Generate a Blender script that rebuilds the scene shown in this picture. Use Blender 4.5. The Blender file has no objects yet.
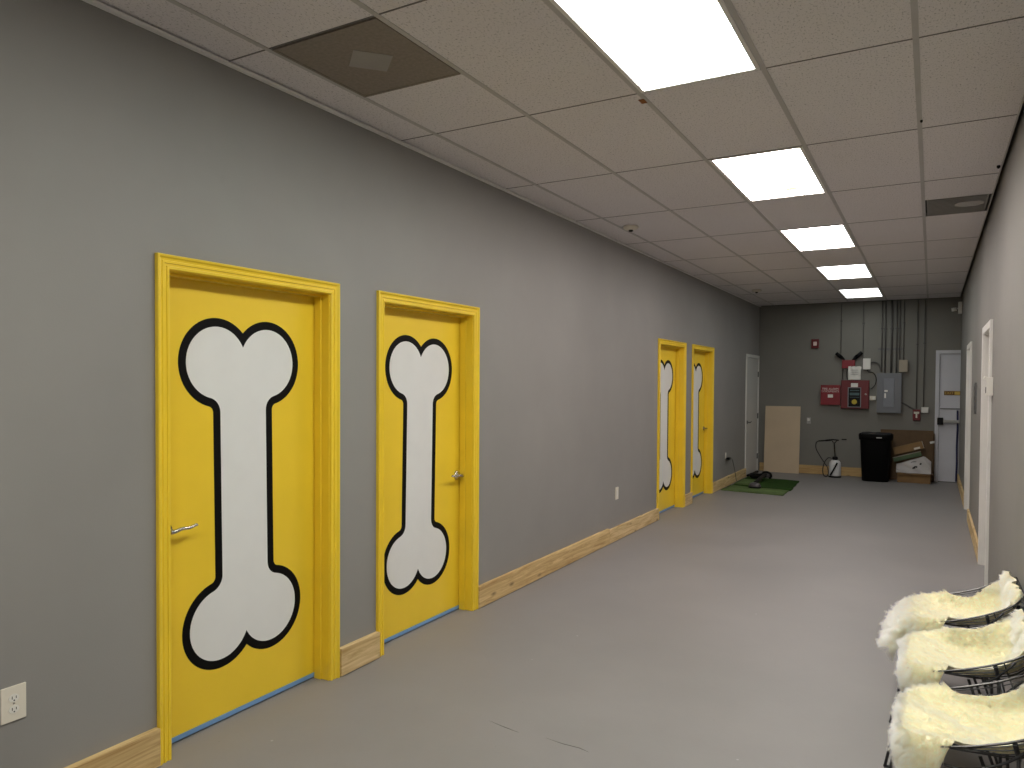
import bpy, bmesh, math, random
from mathutils import Vector, Matrix
random.seed(7)
scene = bpy.context.scene
COL = scene.collection
PI = math.pi

# ------------------------------------------------------------------ room dimensions (metres)
XL, XR, YB, YN, H = -2.784, 0.400, 14.08, -3.6, 3.040
CAM_H = 1.6047

# ------------------------------------------------------------------ materials
def s2l(c):
    return tuple(((v/255)/12.92 if v/255 <= .04045 else ((v/255+.055)/1.055)**2.4) for v in c)

def new_mat(name):
    m = bpy.data.materials.new(name); m.use_nodes = True
    nt = m.node_tree; b = nt.nodes['Principled BSDF']
    return m, nt, b

def N(nt, t, **kw):
    n = nt.nodes.new(t)
    for k, v in kw.items():
        if k in n.inputs: n.inputs[k].default_value = v
        else: setattr(n, k, v)
    return n

def mat(name, col, rough=.6, metal=0., var=.08, scale=6., bump=0., bscale=120., spec=.5, coat=0.):
    """paint / plastic / metal: base colour with a soft procedural variation and a fine bump"""
    m, nt, b = new_mat(name)
    tc = N(nt, 'ShaderNodeTexCoord')
    nz = N(nt, 'ShaderNodeTexNoise', Scale=scale, Detail=4.)
    nt.links.new(tc.outputs['Object'], nz.inputs['Vector'])
    r = N(nt, 'ShaderNodeValToRGB')
    r.color_ramp.elements[0].position = .3; r.color_ramp.elements[1].position = .7
    r.color_ramp.elements[0].color = tuple(c*(1-var) for c in col)+(1,)
    r.color_ramp.elements[1].color = tuple(min(1, c*(1+var)) for c in col)+(1,)
    nt.links.new(nz.outputs['Fac'], r.inputs['Fac'])
    nt.links.new(r.outputs['Color'], b.inputs['Base Color'])
    b.inputs['Roughness'].default_value = rough
    b.inputs['Metallic'].default_value = metal
    b.inputs['Specular IOR Level'].default_value = spec
    b.inputs['Coat Weight'].default_value = coat
    if bump:
        n2 = N(nt, 'ShaderNodeTexNoise', Scale=bscale, Detail=3.)
        nt.links.new(tc.outputs['Object'], n2.inputs['Vector'])
        bp = N(nt, 'ShaderNodeBump', Strength=bump, Distance=.002)
        nt.links.new(n2.outputs['Fac'], bp.inputs['Height'])
        nt.links.new(bp.outputs['Normal'], b.inputs['Normal'])
    return m

def emit(name, col, s):
    m, nt, b = new_mat(name)
    b.inputs['Base Color'].default_value = col+(1,)
    b.inputs['Emission Color'].default_value = col+(1,)
    b.inputs['Emission Strength'].default_value = s
    return m

def wall_mat(name, col, rough, scuff=.5):
    m, nt, b = new_mat(name)
    tc = N(nt, 'ShaderNodeTexCoord')
    big = N(nt, 'ShaderNodeTexNoise', Scale=.9, Detail=5., Roughness=.6)
    mid = N(nt, 'ShaderNodeTexNoise', Scale=5., Detail=6., Roughness=.7)
    for n in (big, mid): nt.links.new(tc.outputs['Object'], n.inputs['Vector'])
    r1 = N(nt, 'ShaderNodeValToRGB')
    r1.color_ramp.elements[0].position = .35; r1.color_ramp.elements[1].position = .65
    r1.color_ramp.elements[0].color = tuple(c*.95 for c in col)+(1,)
    r1.color_ramp.elements[1].color = tuple(c*1.05 for c in col)+(1,)
    nt.links.new(big.outputs['Fac'], r1.inputs['Fac'])
    r2 = N(nt, 'ShaderNodeValToRGB')          # sparse hand marks and scuffs
    r2.color_ramp.elements[0].position = .66; r2.color_ramp.elements[1].position = .80
    r2.color_ramp.elements[0].color = (0, 0, 0, 1); r2.color_ramp.elements[1].color = (scuff, scuff, scuff, 1)
    nt.links.new(mid.outputs['Fac'], r2.inputs['Fac'])
    mx = N(nt, 'ShaderNodeMix', data_type='RGBA')
    nt.links.new(r2.outputs['Color'], mx.inputs['Factor'])
    nt.links.new(r1.outputs['Color'], mx.inputs['A'])
    mx.inputs['B'].default_value = tuple(c*.72 for c in col)+(1,)
    nt.links.new(mx.outputs['Result'], b.inputs['Base Color'])
    b.inputs['Roughness'].default_value = rough
    op = N(nt, 'ShaderNodeTexNoise', Scale=140., Detail=3.)
    nt.links.new(tc.outputs['Object'], op.inputs['Vector'])
    bp = N(nt, 'ShaderNodeBump', Strength=.12, Distance=.002)
    nt.links.new(op.outputs['Fac'], bp.inputs['Height']); nt.links.new(bp.outputs['Normal'], b.inputs['Normal'])
    return m

def floor_mat():
    m, nt, b = new_mat('floor_paint')
    col = (.232, .219, .212)
    tc = N(nt, 'ShaderNodeTexCoord')
    a = N(nt, 'ShaderNodeTexNoise', Scale=1.1, Detail=7., Roughness=.62)
    f = N(nt, 'ShaderNodeTexNoise', Scale=55., Detail=3.)
    sp = N(nt, 'ShaderNodeTexVoronoi', Scale=9.)
    for n in (a, f, sp): nt.links.new(tc.outputs['Object'], n.inputs['Vector'])
    r = N(nt, 'ShaderNodeValToRGB')
    r.color_ramp.elements[0].position = .3; r.color_ramp.elements[1].position = .72
    r.color_ramp.elements[0].color = tuple(c*.90 for c in col)+(1,)
    r.color_ramp.elements[1].color = tuple(c*1.09 for c in col)+(1,)
    nt.links.new(a.outputs['Fac'], r.inputs['Fac'])
    r2 = N(nt, 'ShaderNodeValToRGB')          # small chips and specks
    r2.color_ramp.elements[0].position = .02; r2.color_ramp.elements[1].position = .05
    r2.color_ramp.elements[0].color = (.35, .35, .35, 1); r2.color_ramp.elements[1].color = (0, 0, 0, 1)
    nt.links.new(sp.outputs['Distance'], r2.inputs['Fac'])
    mx = N(nt, 'ShaderNodeMix', data_type='RGBA')
    nt.links.new(r2.outputs['Color'], mx.inputs['Factor']); nt.links.new(r.outputs['Color'], mx.inputs['A'])
    mx.inputs['B'].default_value = (.155, .145, .138, 1)
    wp = N(nt, 'ShaderNodeTexVoronoi', Scale=4.3)
    mpw = N(nt, 'ShaderNodeMapping'); mpw.inputs['Location'].default_value = (3.1, 7.7, .4)
    nt.links.new(tc.outputs['Object'], mpw.inputs['Vector']); nt.links.new(mpw.outputs['Vector'], wp.inputs['Vector'])
    r3 = N(nt, 'ShaderNodeValToRGB')          # pale chips
    r3.color_ramp.elements[0].position = .018; r3.color_ramp.elements[1].position = .035
    r3.color_ramp.elements[0].color = (.6, .6, .6, 1); r3.color_ramp.elements[1].color = (0, 0, 0, 1)
    nt.links.new(wp.outputs['Distance'], r3.inputs['Fac'])
    m3 = N(nt, 'ShaderNodeMix', data_type='RGBA')
    nt.links.new(r3.outputs['Color'], m3.inputs['Factor']); nt.links.new(mx.outputs['Result'], m3.inputs['A'])
    m3.inputs['B'].default_value = (.42, .41, .40, 1)
    nt.links.new(m3.outputs['Result'], b.inputs['Base Color'])
    rr = N(nt, 'ShaderNodeMapRange'); rr.inputs['To Min'].default_value = .42; rr.inputs['To Max'].default_value = .62
    nt.links.new(a.outputs['Fac'], rr.inputs['Value']); nt.links.new(rr.outputs['Result'], b.inputs['Roughness'])
    bp = N(nt, 'ShaderNodeBump', Strength=.10, Distance=.003)
    nt.links.new(f.outputs['Fac'], bp.inputs['Height']); nt.links.new(bp.outputs['Normal'], b.inputs['Normal'])
    return m

def tile_mat():
    m, nt, b = new_mat('acoustic_tile')
    col = (.78, .75, .765)
    tc = N(nt, 'ShaderNodeTexCoord')
    mp = N(nt, 'ShaderNodeMapping'); mp.inputs['Scale'].default_value = (1., .55, 1.)
    nt.links.new(tc.outputs['Object'], mp.inputs['Vector'])
    f = N(nt, 'ShaderNodeTexNoise', Scale=120., Detail=4., Roughness=.7)
    g = N(nt, 'ShaderNodeTexNoise', Scale=.8, Detail=3.)
    nt.links.new(mp.outputs['Vector'], f.inputs['Vector']); nt.links.new(tc.outputs['Object'], g.inputs['Vector'])
    r = N(nt, 'ShaderNodeValToRGB')           # fissures and pin holes
    r.color_ramp.elements[0].position = .34; r.color_ramp.elements[1].position = .44
    r.color_ramp.elements[0].color = tuple(c*.45 for c in col)+(1,)
    r.color_ramp.elements[1].color = col+(1,)
    nt.links.new(f.outputs['Fac'], r.inputs['Fac'])
    r2 = N(nt, 'ShaderNodeValToRGB')
    r2.color_ramp.elements[0].color = (.92, .90, .88, 1); r2.color_ramp.elements[1].color = (1, 1, 1, 1)
    nt.links.new(g.outputs['Fac'], r2.inputs['Fac'])
    mx = N(nt, 'ShaderNodeMix', data_type='RGBA', blend_type='MULTIPLY'); mx.inputs['Factor'].default_value = 1
    nt.links.new(r.outputs['Color'], mx.inputs['A']); nt.links.new(r2.outputs['Color'], mx.inputs['B'])
    nt.links.new(mx.outputs['Result'], b.inputs['Base Color'])
    b.inputs['Roughness'].default_value = .95
    bp = N(nt, 'ShaderNodeBump', Strength=.35, Distance=.004)
    nt.links.new(f.outputs['Fac'], bp.inputs['Height']); nt.links.new(bp.outputs['Normal'], b.inputs['Normal'])
    return m

def wood_mat(name, axis, a, c, seed=0.):
    """knotty pine board whose grain runs along the given axis"""
    m, nt, b = new_mat(name)
    tc = N(nt, 'ShaderNodeTexCoord')
    mp = N(nt, 'ShaderNodeMapping')
    sc = [34., 34., 34.]; sc[axis] = 2.2
    mp.inputs['Scale'].default_value = sc; mp.inputs['Location'].default_value = (seed, seed*1.7, seed*.3)
    nt.links.new(tc.outputs['Object'], mp.inputs['Vector'])
    n1 = N(nt, 'ShaderNodeTexNoise', Scale=1., Detail=5., Roughness=.65, Distortion=.8)
    nt.links.new(mp.outputs['Vector'], n1.inputs['Vector'])
    r = N(nt, 'ShaderNodeValToRGB')
    r.color_ramp.elements[0].position = .32; r.color_ramp.elements[1].position = .62
    r.color_ramp.elements[0].color = a+(1,); r.color_ramp.elements[1].color = c+(1,)
    nt.links.new(n1.outputs['Fac'], r.inputs['Fac'])
    mk = N(nt, 'ShaderNodeMapping'); k = [9., 9., 9.]; k[axis] = 3.2
    mk.inputs['Scale'].default_value = k; mk.inputs['Location'].default_value = (seed*2, seed, seed)
    nt.links.new(tc.outputs['Object'], mk.inputs['Vector'])
    v = N(nt, 'ShaderNodeTexVoronoi', Scale=1.)
    nt.links.new(mk.outputs['Vector'], v.inputs['Vector'])
    rk = N(nt, 'ShaderNodeValToRGB')
    rk.color_ramp.elements[0].position = .05; rk.color_ramp.elements[1].position = .16
    rk.color_ramp.elements[0].color = (.75, .75, .75, 1); rk.color_ramp.elements[1].color = (0, 0, 0, 1)
    nt.links.new(v.outputs['Distance'], rk.inputs['Fac'])
    mx = N(nt, 'ShaderNodeMix', data_type='RGBA')
    nt.links.new(rk.outputs['Color'], mx.inputs['Factor']); nt.links.new(r.outputs['Color'], mx.inputs['A'])
    mx.inputs['B'].default_value = tuple(x*.35 for x in a)+(1,)
    nt.links.new(mx.outputs['Result'], b.inputs['Base Color'])
    b.inputs['Roughness'].default_value = .6
    return m

def turf_mat(name, col):
    m, nt, b = new_mat(name)
    tc = N(nt, 'ShaderNodeTexCoord')
    f = N(nt, 'ShaderNodeTexNoise', Scale=160., Detail=3.)
    g = N(nt, 'ShaderNodeTexNoise', Scale=4., Detail=3.)
    for n in (f, g): nt.links.new(tc.outputs['Object'], n.inputs['Vector'])
    ad = N(nt, 'ShaderNodeMath', operation='ADD'); nt.links.new(f.outputs['Fac'], ad.inputs[0]); nt.links.new(g.outputs['Fac'], ad.inputs[1])
    r = N(nt, 'ShaderNodeMapRange'); r.inputs['From Min'].default_value = .7; r.inputs['From Max'].default_value = 1.3
    nt.links.new(ad.outputs[0], r.inputs['Value'])
    mx = N(nt, 'ShaderNodeMix', data_type='RGBA')
    nt.links.new(r.outputs['Result'], mx.inputs['Factor'])
    mx.inputs['A'].default_value = tuple(c*.6 for c in col)+(1,); mx.inputs['B'].default_value = tuple(c*1.4 for c in col)+(1,)
    nt.links.new(mx.outputs['Result'], b.inputs['Base Color'])
    b.inputs['Roughness'].default_value = .9; b.inputs['Specular IOR Level'].default_value = .15
    bp = N(nt, 'ShaderNodeBump', Strength=.8, Distance=.01)
    nt.links.new(f.outputs['Fac'], bp.inputs['Height']); nt.links.new(bp.outputs['Normal'], b.inputs['Normal'])
    return m

M = {}
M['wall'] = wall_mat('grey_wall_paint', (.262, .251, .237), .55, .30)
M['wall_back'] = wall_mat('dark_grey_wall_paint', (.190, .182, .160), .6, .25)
M['wall_right'] = wall_mat('shaded_grey_wall_paint', (.225, .214, .196), .72, .5)  # same grey paint as the left wall, colour darkened for the weaker light here
M['floor'] = floor_mat()
M['tile'] = tile_mat()
M['tbar'] = mat('ceiling_grid_metal', (.47, .45, .44), .5, var=.05)
M['tdark'] = mat('ceiling_gap', (.03, .028, .026), .9)
M['tcross'] = mat('ceiling_cross_shade', (.20, .187, .18), .7)  # shade of the recessed cross lines, put in as a dark colour
M['angle'] = mat('wall_angle_white', (.80, .78, .755), .5, var=.04)
M['yellow'] = mat('yellow_door_paint', (.85, .585, .032), .33, var=.03, scale=3., bump=.05)
M['yellow_trim'] = mat('yellow_trim_paint', (.87, .61, .036), .32, var=.04, scale=4., bump=.06)
M['black_vinyl'] = mat('black_vinyl', (.0025, .0025, .0025), .6, spec=.12)
M['white_vinyl'] = mat('white_vinyl', (.73, .73, .715), .45, var=.02)
M['blue'] = mat('blue_tape', (.17, .32, .56), .5)
M['chrome'] = mat('satin_chrome', (.55, .53, .50), .22, 1.)
M['white_paint'] = mat('white_trim_paint', (.70, .685, .65), .42, var=.03)
M['white_plastic'] = mat('white_plastic', (.74, .72, .66), .38, var=.03)
M['ivory'] = mat('ivory_plastic', (.70, .65, .55), .4, var=.03)
M['dark_slot'] = mat('dark_slot', (.02, .02, .02), .7)
M['steel'] = mat('dark_steel', (.16, .16, .16), .45, .8)
M['conduit'] = mat('conduit_painted_grey', (.10, .097, .09), .5, .2)
M['panel_grey'] = mat('panel_grey_enamel', (.150, .157, .172), .42, .1, var=.05)
M['panel_door'] = mat('panel_door_enamel', (.19, .20, .225), .38, .1, var=.05)
M['red'] = mat('red_enamel', (.215, .005, .014), .38, var=.05)
M['red_dark'] = mat('deep_red_enamel', (.13, .005, .009), .4, var=.06)
M['black'] = mat('black_plastic', (.004, .004, .0045), .5, spec=.2)
M['black_rough'] = mat('black_bin_plastic', (.0018, .0018, .002), .6, bump=.2, bscale=60., spec=.12)
M['bag'] = mat('bin_liner', (.028, .028, .03), .5, spec=.3)
M['white_label'] = mat('white_label', (.75, .73, .68), .5, var=.03)
M['red_text'] = mat('white_print', (.70, .62, .58), .5)
M['lens'] = mat('strobe_lens', (.72, .55, .50), .2)
M['screen'] = mat('panel_screen', (.07, .12, .13), .25)
M['yellow_disc'] = mat('yellow_disc', (.50, .38, .02), .45)
M['beige'] = mat('beige_box', (.34, .29, .22), .5, var=.04)
M['kraft'] = mat('corrugated_kraft', (.118, .072, .036), .85, var=.10, scale=9.)
M['kraft_dark'] = mat('kraft_inside', (.13, .075, .038), .9, var=.10)
M['kraft_light'] = mat('kraft_light', (.235, .14, .058), .8, var=.10)
M['paper'] = mat('white_paper', (.46, .435, .42), .7, var=.10, bump=.5, bscale=18.)
M['green_card'] = mat('green_card', (.06, .10, .045), .6, var=.2)
M['board'] = mat('tan_board', (.56, .44, .30), .7, var=.05, scale=3.)
M['door_white'] = mat('white_door_paint', (.54, .525, .495), .42, var=.04, scale=2.)
M['exit_white'] = mat('exit_door_paint', (.60, .60, .64), .42, var=.06, scale=2.)
M['navy'] = mat('navy_rubber', (.012, .014, .07), .5)
M['sign_brown'] = mat('sign_brown', (.16, .072, .006), .5)
M['sign_gold'] = mat('sign_gold', (.62, .42, .07), .45)
M['tank'] = mat('translucent_tank', (.66, .66, .66), .4, var=.04)
M['grille'] = mat('brown_grille', (.25, .213, .178), .75, var=.12, scale=60., bump=.5, bscale=260.)
M['grille_patch'] = mat('grille_paper', (.34, .318, .295), .8, var=.06)
M['vent_grey'] = mat('vent_grey', (.40, .385, .365), .6, var=.06)
M['rust'] = mat('rust', (.25, .09, .02), .9, var=.3, scale=80.)
M['grey_plastic'] = mat('warm_grey_plastic', (.085, .075, .08), .4)
M['rubber'] = mat('black_rubber', (.012, .012, .012), .55)
M['wire'] = mat('black_powder_coat', (.014, .014, .015), .36, .0, spec=.6)
M['wire_shiny'] = mat('worn_wire_edge', (.07, .068, .065), .25, .9)
M['turf_dark'] = turf_mat('turf_dark', (.022, .058, .008))
M['turf_light'] = turf_mat('turf_light', (.105, .155, .055))
M['wood_y'] = wood_mat('pine_board', 1, (.38, .225, .075), (.70, .515, .245), 3.1)
M['wood_y2'] = wood_mat('pine_board_pale', 1, (.44, .28, .10), (.74, .56, .30), 11.7)
M['wood_x'] = wood_mat('pine_board_back', 0, (.40, .235, .085), (.58, .40, .17), 5.3)
M['hide'] = mat('sheepskin_hide', (.93, .85, .56), .9, var=.05)

# ------------------------------------------------------------------ mesh builder
class MB:
    def __init__(s): s.bm = bmesh.new(); s.mi = 0
    def use(s, i): s.mi = i; return s
    def _fin(s, faces, smooth=False):
        for f in faces: f.material_index = s.mi; f.smooth = smooth
    def box(s, x0, x1, y0, y1, z0, z1, bev=0., rot=None, piv=None):
        g = bmesh.ops.create_cube(s.bm, size=1.)
        vs = g['verts']
        for v in vs:
            v.co = Vector(((x0+x1)/2+v.co.x*(x1-x0), (y0+y1)/2+v.co.y*(y1-y0), (z0+z1)/2+v.co.z*(z1-z0)))
        faces = list({f for v in vs for f in v.link_faces})
        if bev:
            es = list({e for v in vs for e in v.link_edges})
            r = bmesh.ops.bevel(s.bm, geom=es, offset=bev, segments=2, affect='EDGES', profile=.6)
            faces = list({f for v in r['verts'] for f in v.link_faces} | {f for f in r['faces']})
            vs = list({v for f in faces for v in f.verts})
        if rot:
            p = Vector(piv) if piv else Vector(((x0+x1)/2, (y0+y1)/2, (z0+z1)/2))
            for v in vs: v.co = p + rot @ (v.co-p)
        s._fin(faces); return vs
    def cyl(s, p, q, r, r2=None, seg=16, smooth=True, cap=True):
        p, q = Vector(p), Vector(q); r2 = r if r2 is None else r2
        d = (q-p).normalized(); a = d.orthogonal().normalized(); b = d.cross(a)
        A = [s.bm.verts.new(p+(a*math.cos(t)+b*math.sin(t))*r) for t in [2*PI*i/seg for i in range(seg)]]
        B = [s.bm.verts.new(q+(a*math.cos(t)+b*math.sin(t))*r2) for t in [2*PI*i/seg for i in range(seg)]]
        fs = [s.bm.faces.new((A[i], A[(i+1) % seg], B[(i+1) % seg], B[i])) for i in range(seg)]
        s._fin(fs, smooth)
        if cap:
            s._fin([s.bm.faces.new(A[::-1]), s.bm.faces.new(B)])
    def tube(s, pts, r, seg=8, closed=False, smooth=True):
        pts = [Vector(p) for p in pts]; n = len(pts); rings = []
        up = None
        for i, p in enumerate(pts):
            if closed: d = (pts[(i+1) % n]-pts[i-1])
            else: d = pts[min(i+1, n-1)]-pts[max(i-1, 0)]
            d = d.normalized() if d.length > 1e-9 else Vector((0, 0, 1))
            if up is None: up = d.orthogonal().normalized()
            a = (up-d*up.dot(d))
            a = a.normalized() if a.length > 1e-6 else d.orthogonal().normalized()
            up = a; b = d.cross(a)
            rr = r[i] if isinstance(r, (list, tuple)) else r
            rings.append([s.bm.verts.new(p+(a*math.cos(2*PI*k/seg)+b*math.sin(2*PI*k/seg))*rr) for k in range(seg)])
        fs = []
        for i in range(n if closed else n-1):
            A, B = rings[i], rings[(i+1) % n]
            for k in range(seg): fs.append(s.bm.faces.new((A[k], A[(k+1) % seg], B[(k+1) % seg], B[k])))
        s._fin(fs, smooth)
        if not closed: s._fin([s.bm.faces.new(rings[0][::-1]), s.bm.faces.new(rings[-1])])
    def lathe(s, prof, c=(0, 0, 0), seg=32, smooth=True, sx=1., sy=1., power=2.):
        """profile [(radius, z)] turned about the vertical; power > 2 squares the plan"""
        rings = []
        for r, z in prof:
            ring = []
            for k in range(seg):
                t = 2*PI*k/seg; ct, st = math.cos(t), math.sin(t)
                m = (abs(ct)**power+abs(st)**power)**(-1./power)
                ring.append(s.bm.verts.new((c[0]+r*m*ct*sx, c[1]+r*m*st*sy, c[2]+z)))
            rings.append(ring)
        fs = []
        for A, B in zip(rings, rings[1:]):
            for k in range(seg): fs.append(s.bm.faces.new((A[k], A[(k+1) % seg], B[(k+1) % seg], B[k])))
        s._fin(fs, smooth)
        s._fin([s.bm.faces.new(rings[0][::-1]), s.bm.faces.new(rings[-1])])
    def prism(s, poly, t0, t1, fn):
        """extrude a 2-D outline; fn(a, b, t) gives the 3-D point"""
        A = [s.bm.verts.new(fn(a, b, t0)) for a, b in poly]
        B = [s.bm.verts.new(fn(a, b, t1)) for a, b in poly]
        n = len(poly)
        fs = [s.bm.faces.new((A[i], A[(i+1) % n], B[(i+1) % n], B[i])) for i in range(n)]
        fs += [s.bm.faces.new(A[::-1]), s.bm.faces.new(B)]
        s._fin(fs)
    def grid(s, rows, smooth=True, closed=False):
        V = [[s.bm.verts.new(p) for p in r] for r in rows]
        fs = []
        for i in range(len(V)-1):
            for j in range(len(V[i])-1):
                fs.append(s.bm.faces.new((V[i][j], V[i][j+1], V[i+1][j+1], V[i+1][j])))
        s._fin(fs, smooth); return V
    def sphere(s, c, r, sc=(1, 1, 1), seg=20):
        g = bmesh.ops.create_uvsphere(s.bm, u_segments=seg, v_segments=seg//2, radius=r)
        for v in g['verts']: v.co = Vector((c[0]+v.co.x*sc[0], c[1]+v.co.y*sc[1], c[2]+v.co.z*sc[2]))
        s._fin({f for v in g['verts'] for f in v.link_faces}, True)
    def build(s, name, mats, parent=None, fixn=True):
        if fixn: bmesh.ops.recalc_face_normals(s.bm, faces=s.bm.faces[:])
        me = bpy.data.meshes.new(name); s.bm.to_mesh(me); s.bm.free()
        if not isinstance(mats, (list, tuple)): mats = [mats]
        for m in mats: me.materials.append(m)
        o = bpy.data.objects.new(name, me); COL.objects.link(o)
        if parent: o.parent = parent
        return o

def tag(o, label, cat, group=None, kind=None):
    o['label'] = label; o['category'] = cat
    if group: o['group'] = group
    if kind: o['kind'] = kind
    return o

def thing(name, label, cat, loc=(0, 0, 0), rz=0., group=None):
    o = bpy.data.objects.new(name, None); COL.objects.link(o)
    o.empty_display_size = .1; o.location = loc; o.rotation_euler = (0, 0, rz)
    return tag(o, label, cat, group)

def struct(o): o['kind'] = 'structure'; return o

def clone(o, parent=None):
    c = o.copy(); COL.objects.link(c)
    if parent: c.parent = parent
    for ch in [x for x in bpy.data.objects if x.parent == o]: clone(ch, c)
    return c

def text(name, body, size, m, parent, loc, rot, ax='CENTER', depth=.0006, sx=1.):
    cu = bpy.data.curves.new(name, 'FONT'); cu.body = body; cu.size = size
    cu.align_x = ax; cu.align_y = 'CENTER'; cu.extrude = depth; cu.resolution_u = 2
    t = bpy.data.objects.new(name+'_tmp', cu); COL.objects.link(t)
    dg = bpy.context.evaluated_depsgraph_get()
    me = bpy.data.meshes.new_from_object(t.evaluated_get(dg))
    bpy.data.objects.remove(t)
    me.name = name; me.materials.clear(); me.materials.append(m)
    o = bpy.data.objects.new(name, me); COL.objects.link(o); o.parent = parent
    o.location = loc; o.rotation_euler = rot; o.scale = (sx, 1, 1)
    return o

def catmull(pts, n=8, closed=False):
    P = [Vector(p) for p in pts]; out = []; m = len(P)
    rng = range(m) if closed else range(m-1)
    for i in rng:
        if closed: a, b, c, d = P[i-1], P[i], P[(i+1) % m], P[(i+2) % m]
        else: a, b, c, d = P[max(i-1, 0)], P[i], P[i+1], P[min(i+2, m-1)]
        for k in range(n):
            t = k/n
            out.append(.5*((2*b)+(c-a)*t+(2*a-5*b+4*c-d)*t*t+(3*b-a-3*c+d)*t**3))
    if not closed: out.append(P[-1])
    return out

def lerp_tab(tab, v):
    for (a, x), (b, y) in zip(tab, tab[1:]):
        if v <= b:
            t = (v-a)/(b-a) if b > a else 0
            t = max(0., t)
            return x+(y-x)*t if not isinstance(x, tuple) else tuple(p+(q-p)*t for p, q in zip(x, y))
    return tab[-1][1]

# ------------------------------------------------------------------ room shell
OP_HALF, OP_TOP = .475, 2.066          # door openings on the left wall
DOORS = [2.441, 3.838, 8.850, 10.245]  # centres of the four yellow doors
D5 = 13.515                            # white door by the far corner
WT = .16
b = MB(); b.box(XL-WT, XR+WT, YN, YB+.15, -.12, 0.); struct(b.build('floor', M['floor']))
# left wall with its five openings
b = MB(); y = YN
for c in DOORS+[D5]:
    b.box(XL-WT, XL, y, c-OP_HALF-.012, 0, H+.25)
    b.box(XL-WT, XL, c-OP_HALF-.012, c+OP_HALF+.012, OP_TOP+.012, H+.25)
    y = c+OP_HALF+.012
b.box(XL-WT, XL, y, YB+.15, 0, H+.25)
struct(b.build('wall_left', M['wall']))
b = MB(); b.box(XL-WT-.9, XL-WT-.85, YN, YB, 0, H)   # dark rooms beyond the doors
struct(b.build('wall_beyond', M['wall_back']))
# back wall with the exit doorway
EX0, EX1 = .105, XR+.55
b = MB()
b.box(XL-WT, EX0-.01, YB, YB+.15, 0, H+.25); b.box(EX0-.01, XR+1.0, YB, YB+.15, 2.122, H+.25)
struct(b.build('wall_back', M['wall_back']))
b = MB(); b.box(XL-WT, XR+WT, YN-.1, YN, 0, H+.25); struct(b.build('wall_near', M['wall']))
# right wall with two doorways; the sheet nearer the camera stands a little proud
R1 = (6.86, 7.76); R2 = (10.22, 11.12)
b = MB()
b.box(XR, XR+WT, YN, 6.12, 0, H+.25)
b.box(XR+.004, XR+WT, 6.12, R1[0], 0, H+.25)
for (a, c), nx in ((R1, R2[0]), (R2, YB+.0)):
    b.box(XR+.004, XR+WT, a, c, 2.06, H+.25); b.box(XR+.004, XR+WT, c, nx, 0, H+.25)
struct(b.build('wall_right', M['wall_right']))

# ceiling : mineral tiles lying in a T-bar grid
GX = [-2.521, -1.912, -1.282, -.689, -.081]
GY = [2.263+1.238*i for i in range(-5, 10)]
LIGHT_ROWS = [-4, -2, 0, 2, 4, 6, 8]
xs = [XL]+GX+[XR]; ys = [YN]+GY+[YB]
b = MB()
def tile(x0, x1, y0, y1):
    b.use(0).box(x0+.004, x1-.004, y0+.004, y1-.004, H+.002, H+.016)
for i in range(len(xs)-1):
    for j in range(len(ys)-1):
        x0, x1, y0, y1 = xs[i], xs[i+1], ys[j], ys[j+1]
        if i == len(xs)-2: x1 = XR-.022
        row = j-1-5
        if i == 3 and row in LIGHT_ROWS: continue
        if i == 1 and row == 0: tile(x0, x1, y0+.62, y1); continue      # return grille sits in the first half
        if i == 5 and row == 3: tile(x0, x1, y0, y0+.62); continue      # vent sits in the second half
        tile(x0, x1, y0, y1)
b.use(1)
for x in GX: b.box(x-.012, x+.012, YN, YB, H-.001, H+.03)
b.use(1)
b.use(3)
for y in GY:
    b.box(XL, XR-.022, y-.003, y+.003, H-.0004, H+.03)
b.use(2).box(XL-WT, XR+WT, YN, YB+.1, H+.20, H+.22)
ceil = struct(b.build('ceiling', [M['tile'], M['tbar'], M['tdark'], M['tcross']]))
b = MB(); b.box(-1.315, -1.285, 3.575, 3.630, H-.003, H-.0005, .001); b.build('rust_spot', M['rust'], ceil)
for n, (x, y) in enumerate(((XR-.044, 5.775), (-.072, 4.586))):
    b = MB(); b.sphere((x, y, H-.006), .0115 if n == 0 else .007, (1, 1, 1.2), 12); b.cyl((x, y, H-.01), (x, y, H+.01), .005); b.build('dark_clip', M['black'], ceil)
# wall angles round the ceiling
b = MB(); b.box(XL, XL+.030, YN, YB, H-.016, H-.006)
struct(b.build('trim_1', M['angle']))
b = MB(); b.box(XL+.022, XR-.02, YB-.022, YB, H-.004, H+.004); struct(b.build('trim_2', M['tdark']))
b = MB(); b.box(XR-.030, XR-.022, YN, YB-.03, H-.004, H+.03); struct(b.build('trim_3', M['tbar']))

# skirting : rough pine boards
def plank(name, y0, y1, h, m, side='left', t=.03):
    bb = MB()
    if side == 'left': bb.box(XL, XL+t, y0, y1, .005, h, .003)
    elif side == 'right': bb.box(XR+.004-t, XR+.004, y0, y1, .005, h, .003)
    else: bb.box(y0, y1, YB-t, YB, .005, h, .003)
    return struct(bb.build(name, m))
CW = .537
plank('baseboard_left', YN, DOORS[0]-CW-.002, .162, M['wood_y'])
plank('baseboard_left', DOORS[0]+CW+.002, DOORS[1]-CW-.002, .155, M['wood_y2'])
plank('baseboard_left', DOORS[1]+CW+.002, 6.80, .157, M['wood_y'])
plank('baseboard_left', 6.803, DOORS[2]-CW-.002, .140, M['wood_y2'])
plank('baseboard_left', DOORS[2]+CW+.002, DOORS[3]-CW-.002, .15, M['wood_y2'])
plank('baseboard_left', DOORS[3]+CW+.002, D5-CW-.002, .15, M['wood_y2'])
plank('baseboard_back', XL+.04, -.02, .155, M['wood_x'], 'back')
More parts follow.
